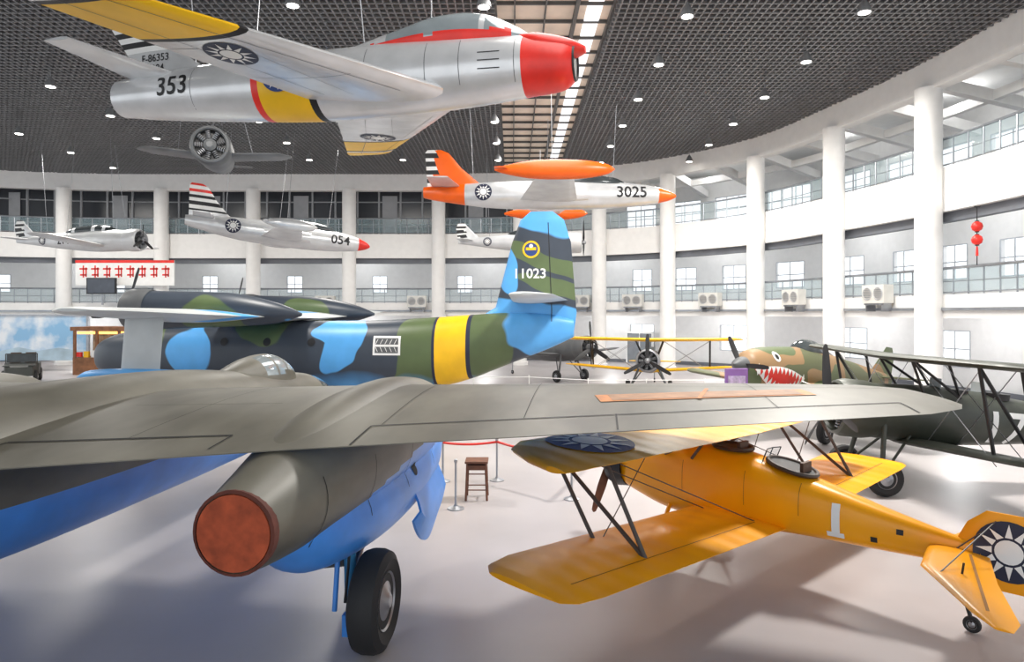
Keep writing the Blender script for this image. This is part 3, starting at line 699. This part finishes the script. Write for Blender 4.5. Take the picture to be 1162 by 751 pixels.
prop_plane('dark_biplane_fighter',(9.75,15.4,1.55),(-1,.0),7.0,8.2,.60,DKGRN,DKGRN,bi=1.85,pitch=.10,canopy='open',num='17',numy=-1.05,ywing=.40,wingz=-.62,chord=1.5,wy=1.7,wx=.9,Rw=.38,star=False,nblades=3,bladeang=.3)
def shark(b,n0,t0,dec):
    if not dec: return
    for s,u in((-1,(0,-1,0)),(1,(0,1,0))):
        N=12; top=[];bot=[]
        for i in range(N+1):
            t=i/N; x=-1.05+2.2*t
            top.append((x,.18*math.sin(math.pi*t)+.16*(1-t))); bot.append((x,-.44*math.sin(math.pi*t)**.8-.06*t+.10*(1-t)))
        vs=top+bot; fs=[(i,i+1,N+2+i,N+1+i) for i in range(N)]
        if s==1: vs=[(-x,y) for x,y in vs]
        org=(1.0*s,n0-1.15,-.20)
        b.decal((vs,fs),org,u,Lz,RED,.012,.1,.1)
        tv=[];tf=[]
        for i in range(N):
            k=len(tv)
            a,c=top[i],top[i+1]; m_=((a[0]+c[0])/2,a[1]-.22); tv+=[a,c,m_]; tf.append((k,k+1,k+2)); k+=3
            a,c=bot[i],bot[i+1]; m_=((a[0]+c[0])/2,max(a[1],c[1])+.20); tv+=[a,c,m_]; tf.append((k,k+1,k+2))
        if s==1: tv=[(-x,y) for x,y in tv]
        b.decal((tv,tf),org,u,Lz,WHITE,.022,.1,.1)
        b.decal(disc2(.15),(1.0*s,n0-1.0,.36),u,Lz,WHITE,.012,.12,.1); b.decal(disc2(.08),(1.0*s,n0-1.0,.36),u,Lz,BLACK,.02,.12,.1)
prop_plane('shark_mouth_fighter',(9.5,22.2,1.95),(-.8,-.6),9.4,8.8,.72,P40C,P40C,pitch=.12,radial=False,canopy='bubble',ywing=.2,wingz=-.5,chord=2.2,wx=1.4,Rw=.38,star=False,bladeang=.5,spinner=DGREY,extra=shark,pr=.95)
prop_plane('yellow_wing_biplane',(7.0,34.5,1.40),(-.25,-.97),7.5,8.4,.52,DGREY,YEL,bi=1.5,pitch=.10,ywing=.6,wingz=-.45,chord=1.5,star=False,nosem=STEEL)
prop_plane('parked_propeller_aircraft',(2.6,40.0,1.7),(.55,-.83),8.5,9.0,.62,DGREY,DGREY,pitch=.1,canopy='green',stripe=(BLACK,WHITE),star=False,wingz=-.3)
prop_plane('white_propeller_aircraft',(1.6,44,8.4),(1,-.1),8.0,8.5,.62,LSILV,LSILV,nosem=LSILV,canopy='green',stripe=(BLACK,WHITE),gear=False,cab=True,wingz=-.35)
prop_plane('propeller_trainer',(-24.4,40,8.1),(.98,-.2),8.6,9.4,.60,LSILV,LSILV,nosem=LSILV,canopy='green',stripe=(BLACK,WHITE),gear=False,cab=True,num='214',wingz=-.35,pr=.9)
prop_plane('radial_engine_aircraft',(-12.5,29,10.6),(.25,-.96),5.5,6.0,.72,MGREY,MGREY,nosem=DGREY,canopy='green',gear=False,cab=True,star=False,wingz=-.2,prop=False)

# ------------------------------------------------------------ small things
def stool(x,y):
    b=B('wooden_stool')
    for i in(-1,1):
        for j in(-1,1): b.cyl((.22*i,.22*j,0),(.19*i,.19*j,.78),.024,.024,WOOD,8)
        b.cyl((.21*i,-.21,.3),(.21*i,.21,.3),.014,.014,WOOD,6);b.cyl((-.21,.21*i,.22),(.21,.21*i,.22),.014,.014,WOOD,6);b.cyl((-.2,.2*i,.55),(.2,.2*i,.55),.014,.014,WOOD,6)
    b.box((0,0,.79),(.48,.48,.04),WOOD); b.box((0,0,.68),(.42,.42,.1),WOOD); b.build((x,y,0))
stool(-.74,14.4)
pts=[(-1.6,15.8),(-1.12,13.6),(-.35,15.9),(1.25,14.3),(2.4,17.5)]
POST=M('post_metal',(.42,.43,.45),.35,.6)
b=B('rope_barrier')
for x,y in pts:
    b.lathe((x,y,0),(0,0,1),[(.17,0),(.17,.02),(.05,.06),(.025,.1),(.022,.92),(.035,.93),(.035,.98),(.01,1.0)],POST,16)
for (a,c) in((0,2),(2,3),(3,4)):
    p=V((pts[a][0],pts[a][1],.9));q=V((pts[c][0],pts[c][1],.9)); L=[]
    for i in range(9):
        t=i/8; r=p.lerp(q,t); r.z-=.12*4*t*(1-t)*.4; L.append(r)
    b.line(L,.03,RED)
b.build()
b=B('rope_barrier')
for i in range(14):
    x=-20+i*2.6; y=30.5 if x>3 else 32
    b.lathe((x,y,0),(0,0,1),[(.15,0),(.15,.02),(.03,.06),(.022,.92),(.035,.98)],WHITE,10)
    if i<13 and not(2<x<3.2): b.cyl((x,y,.9),(x+2.6,30.5 if x+2.6>3 else 32,.9),.02,.02,WHITE,6)
b.build()
b=B('information_sign'); PUR=M('purple_panel',(.33,.17,.50),.5)
b.box((0,0,2.05),(.54,.08,1.0),PUR);b.box((0,-.045,2.15),(.42,.01,.45),M('sign_print',(.6,.5,.75),.5,0,.4,9));b.cyl((0,0,0),(0,0,1.6),.04,.04,STEEL);b.box((0,0,.02),(.5,.4,.04),STEEL);b.build((5.45,16.6,0))
ACM=M('ac_casing',(.66,.65,.61),.5,0,.05)
def ac(x,y,z):
    b=B('air_conditioner'); b.box((0,0,.5),(1.7,.6,1.0),ACM)
    for sx in(-.42,.42):
        b.lathe((sx,-.31,.52),(0,-1,0),[(.36,0),(.36,.02),(.32,.03),(.30,.0),(.05,-.0)],SOFF,20)
        for k in range(6): b.box((sx,-.335,.27+k*.1),(.62,.01,.02),ACM)
    b.box((0,0,-.05),(1.5,.5,.1),STEEL)
    for sx in(-.6,.6): b.box((sx,.05,-.25),(.06,.6,.4),STEEL)
    return b.build((x,y,z))
A2=offs(-.05)
for i in (15,19,23,31,34,38,42,46):
    x,y=A2[i]; o=ac(x,y,4.35)
    a=V(path[i-1]);c_=V(path[i+1]);d=(c_-a); o.rotation_euler=(0,0,math.atan2(d.y,d.x)); o.scale=(.85,.85,.85)
m,nt,bs=_base('sky_mural'); tc=nt.nodes.new('ShaderNodeTexCoord');nz=nt.nodes.new('ShaderNodeTexNoise');nz.inputs['Scale'].default_value=.6;nz.inputs['Detail'].default_value=8
rr=nt.nodes.new('ShaderNodeValToRGB');rr.color_ramp.elements[0].position=.42;rr.color_ramp.elements[1].position=.6;rr.color_ramp.elements[0].color=(.25,.48,.72,1);rr.color_ramp.elements[1].color=(.80,.85,.9,1)
nt.links.new(tc.outputs['Object'],nz.inputs['Vector']);nt.links.new(nz.outputs['Fac'],rr.inputs['Fac']);nt.links.new(rr.outputs['Color'],bs.inputs['Base Color'])
b=B('sky_mural_board'); b.box((0,0,2.2),(8.5,.12,3.0),m)
HILL=M('mural_hills',(.42,.56,.66),.6,0,.2,1)
hv=[(-4.2,-1.0),(-3,-.75),(-1.8,-.9),(-.4,-.6),(.9,-.85),(2.3,-.65),(4.2,-.9)]
n_=len(hv); b.add([V((x,-.07,2.2+z)) for x,z in hv]+[V((x,-.07,.72)) for x,z in hv],[(i,i+1,n_+i+1,n_+i) for i in range(n_-1)],HILL)
for x in(-4.25,4.25): b.box((x,0,1.85),(.15,.2,3.7),STEEL)
b.box((0,.0,3.75),(8.6,.2,.12),STEEL); b.build((-32.8,46,0))
b=B('wooden_kiosk'); OR=M('kiosk_light',(1,.5,.12),.5,emit=2.5); KW=M('kiosk_wood',(.25,.11,.05),.6,0,.3,3)
b.box((0,0,2.9),(4.6,2.4,.25),KW); b.box((0,0,.55),(4.4,2.2,1.1),KW)
for x in(-2.1,-.7,.7,2.1): 
    b.box((x,-1.05,1.9),(.14,.14,1.9),KW); b.box((x,1.0,1.9),(.14,.14,1.9),KW)
b.box((0,.9,1.9),(4.2,.08,1.8),M('kiosk_back',(.4,.3,.2),.6,0,.5,4)); b.box((0,-.9,2.65),(4.0,.12,.16),OR)
for i in range(9): b.box((-1.9+i*.47,-.9,1.28),(.3,.2,.3+.1*(i%3)),[RED,YEL,WHITE,NAVY][i%4])
b.build((-25.4,44,0))
b=B('utility_vehicle')
VG=M('vehicle_green',(.05,.055,.05),.5)
b.loft([[V((x*w_,y,z)) for x,z in((-1,.45),(1,.45),(1,h_),(-1,h_))] for y,w_,h_ in((-1.7,.7,1.05),(-1.6,.75,1.1),(.2,.78,1.1),(.3,.78,1.1),(.4,.7,1.12),(1.6,.66,1.0),(1.7,.6,.95))],VG)
for sx in(-.72,.72):
    for y in(-1.1,1.15): b.wheel((sx,y,.38),.38,.22)
    b.box((sx,.35,1.35),(.05,.05,.55),VG); b.box((sx*.8,1.3,1.02),(.3,.8,.05),VG)
b.box((0,.35,1.62),(1.45,.05,.05),VG); b.box((0,.35,1.38),(1.35,.02,.45),DGLASS)
for sx in(-.35,.35): b.box((sx,-.4,1.15),(.5,.5,.12),SEAT); b.box((sx,-.65,1.4),(.5,.1,.5),SEAT)
b.wheel((0,-1.8,.85),.36,.2,(0,1,0))
b.build((-27.6,38.5,0),(.5,-.86))
b=B('red_banner'); b.box((0,0,0),(7.4,.08,1.9),WHITE)
for i in range(8):
    b.box((-3.1+i*.88,-.05,.1),(.1,.02,.9),RED);b.box((-3.1+i*.88,-.05,.3),(.6,.02,.12),RED);b.box((-3.1+i*.88,-.05,-.15),(.5,.02,.12),RED);b.box((-2.9+i*.88,-.05,0.05),(.1,.02,.7),RED)
b.box((0,-.05,.85),(7.4,.02,.2),RED); b.build((-29,51.2,6.9))
b=B('display_screen'); b.box((0,0,0),(2.2,.12,1.2),BLACK); b.box((0,-.07,0),(2.0,.02,1.05),M('screen_face',(.05,.06,.08),.1)); b.box((0,.1,-.95),(.1,.1,.9),STEEL); b.build((-30.4,50.6,5.9))
b=B('red_lantern')
b.cyl((0,0,1.1),(0,0,-1.1),.02,.02,BLACK,5); b.cyl((-.1,0,1.1),(.1,0,1.1),.03,.03,BLACK,8)
for zc in(.35,-.15): b.lathe((0,0,zc),(0,0,1),[(.06,-.19),(.16,-.12),(.20,0),(.16,.12),(.06,.19)],RED,16); b.lathe((0,0,zc),(0,0,1),[(.07,-.22),(.07,.22)],BLACK,10)
b.cyl((0,0,-.4),(0,0,-.75),.03,.05,RED,8)
b.build((17.5,25.7,6.8))

# ------------------------------------------------------------ LIGHT
w=bpy.data.worlds.new('daylight'); sc.world=w; w.use_nodes=True
bg=w.node_tree.nodes['Background']; bg.inputs['Color'].default_value=(.92,.96,1,1); bg.inputs['Strength'].default_value=1.55
def area(name,loc,rot,sx,sy,e,col=(1,1,1)):
    l=bpy.data.lights.new(name,'AREA'); l.shape='RECTANGLE'; l.size=sx;l.size_y=sy;l.energy=e;l.color=col
    o=bpy.data.objects.new(name,l); o.location=loc;o.rotation_euler=rot; sc.collection.objects.link(o)
area('skylight_lamp',(1.5,26,14.2),(0,0,0),4,40,2400,(1,.98,.95))
for i,(x,y,e) in enumerate([(8,17,2900),(12,28,1300),(10,38,1100),(-10,22,1300),(-10,40,1100),(-26,26,1100),(-26,42,1100),(-34,44,700)]):
    area('hall_lamp',(x,y,13.4),(0,0,0),2.0,2.0,e,(1,.96,.90))
G=offs(2.8)
for i in (2,8,14,20,26,32,37,42,47,52,57):  # added fill points that brighten the gallery walls, without any fixtures
    for z,e in((13.8,130),(9.3,220),(4.1,210)):
        if z>13 and i<29: continue
        l=bpy.data.lights.new('gallery_fill','POINT'); l.energy=e; l.shadow_soft_size=.4
        o=bpy.data.objects.new('gallery_fill',l); o.location=(G[i][0],G[i][1],z-.45); sc.collection.objects.link(o)

# ------------------------------------------------------------ CAMERA
cam=bpy.data.cameras.new('camera'); cam.sensor_width=36; cam.lens=775/1162*36; cam.shift_y=-20.5/1162; cam.clip_end=300
o=bpy.data.objects.new('camera',cam); o.location=(0,0,3.9); o.rotation_euler=(math.pi/2,0,0); sc.collection.objects.link(o); sc.camera=o
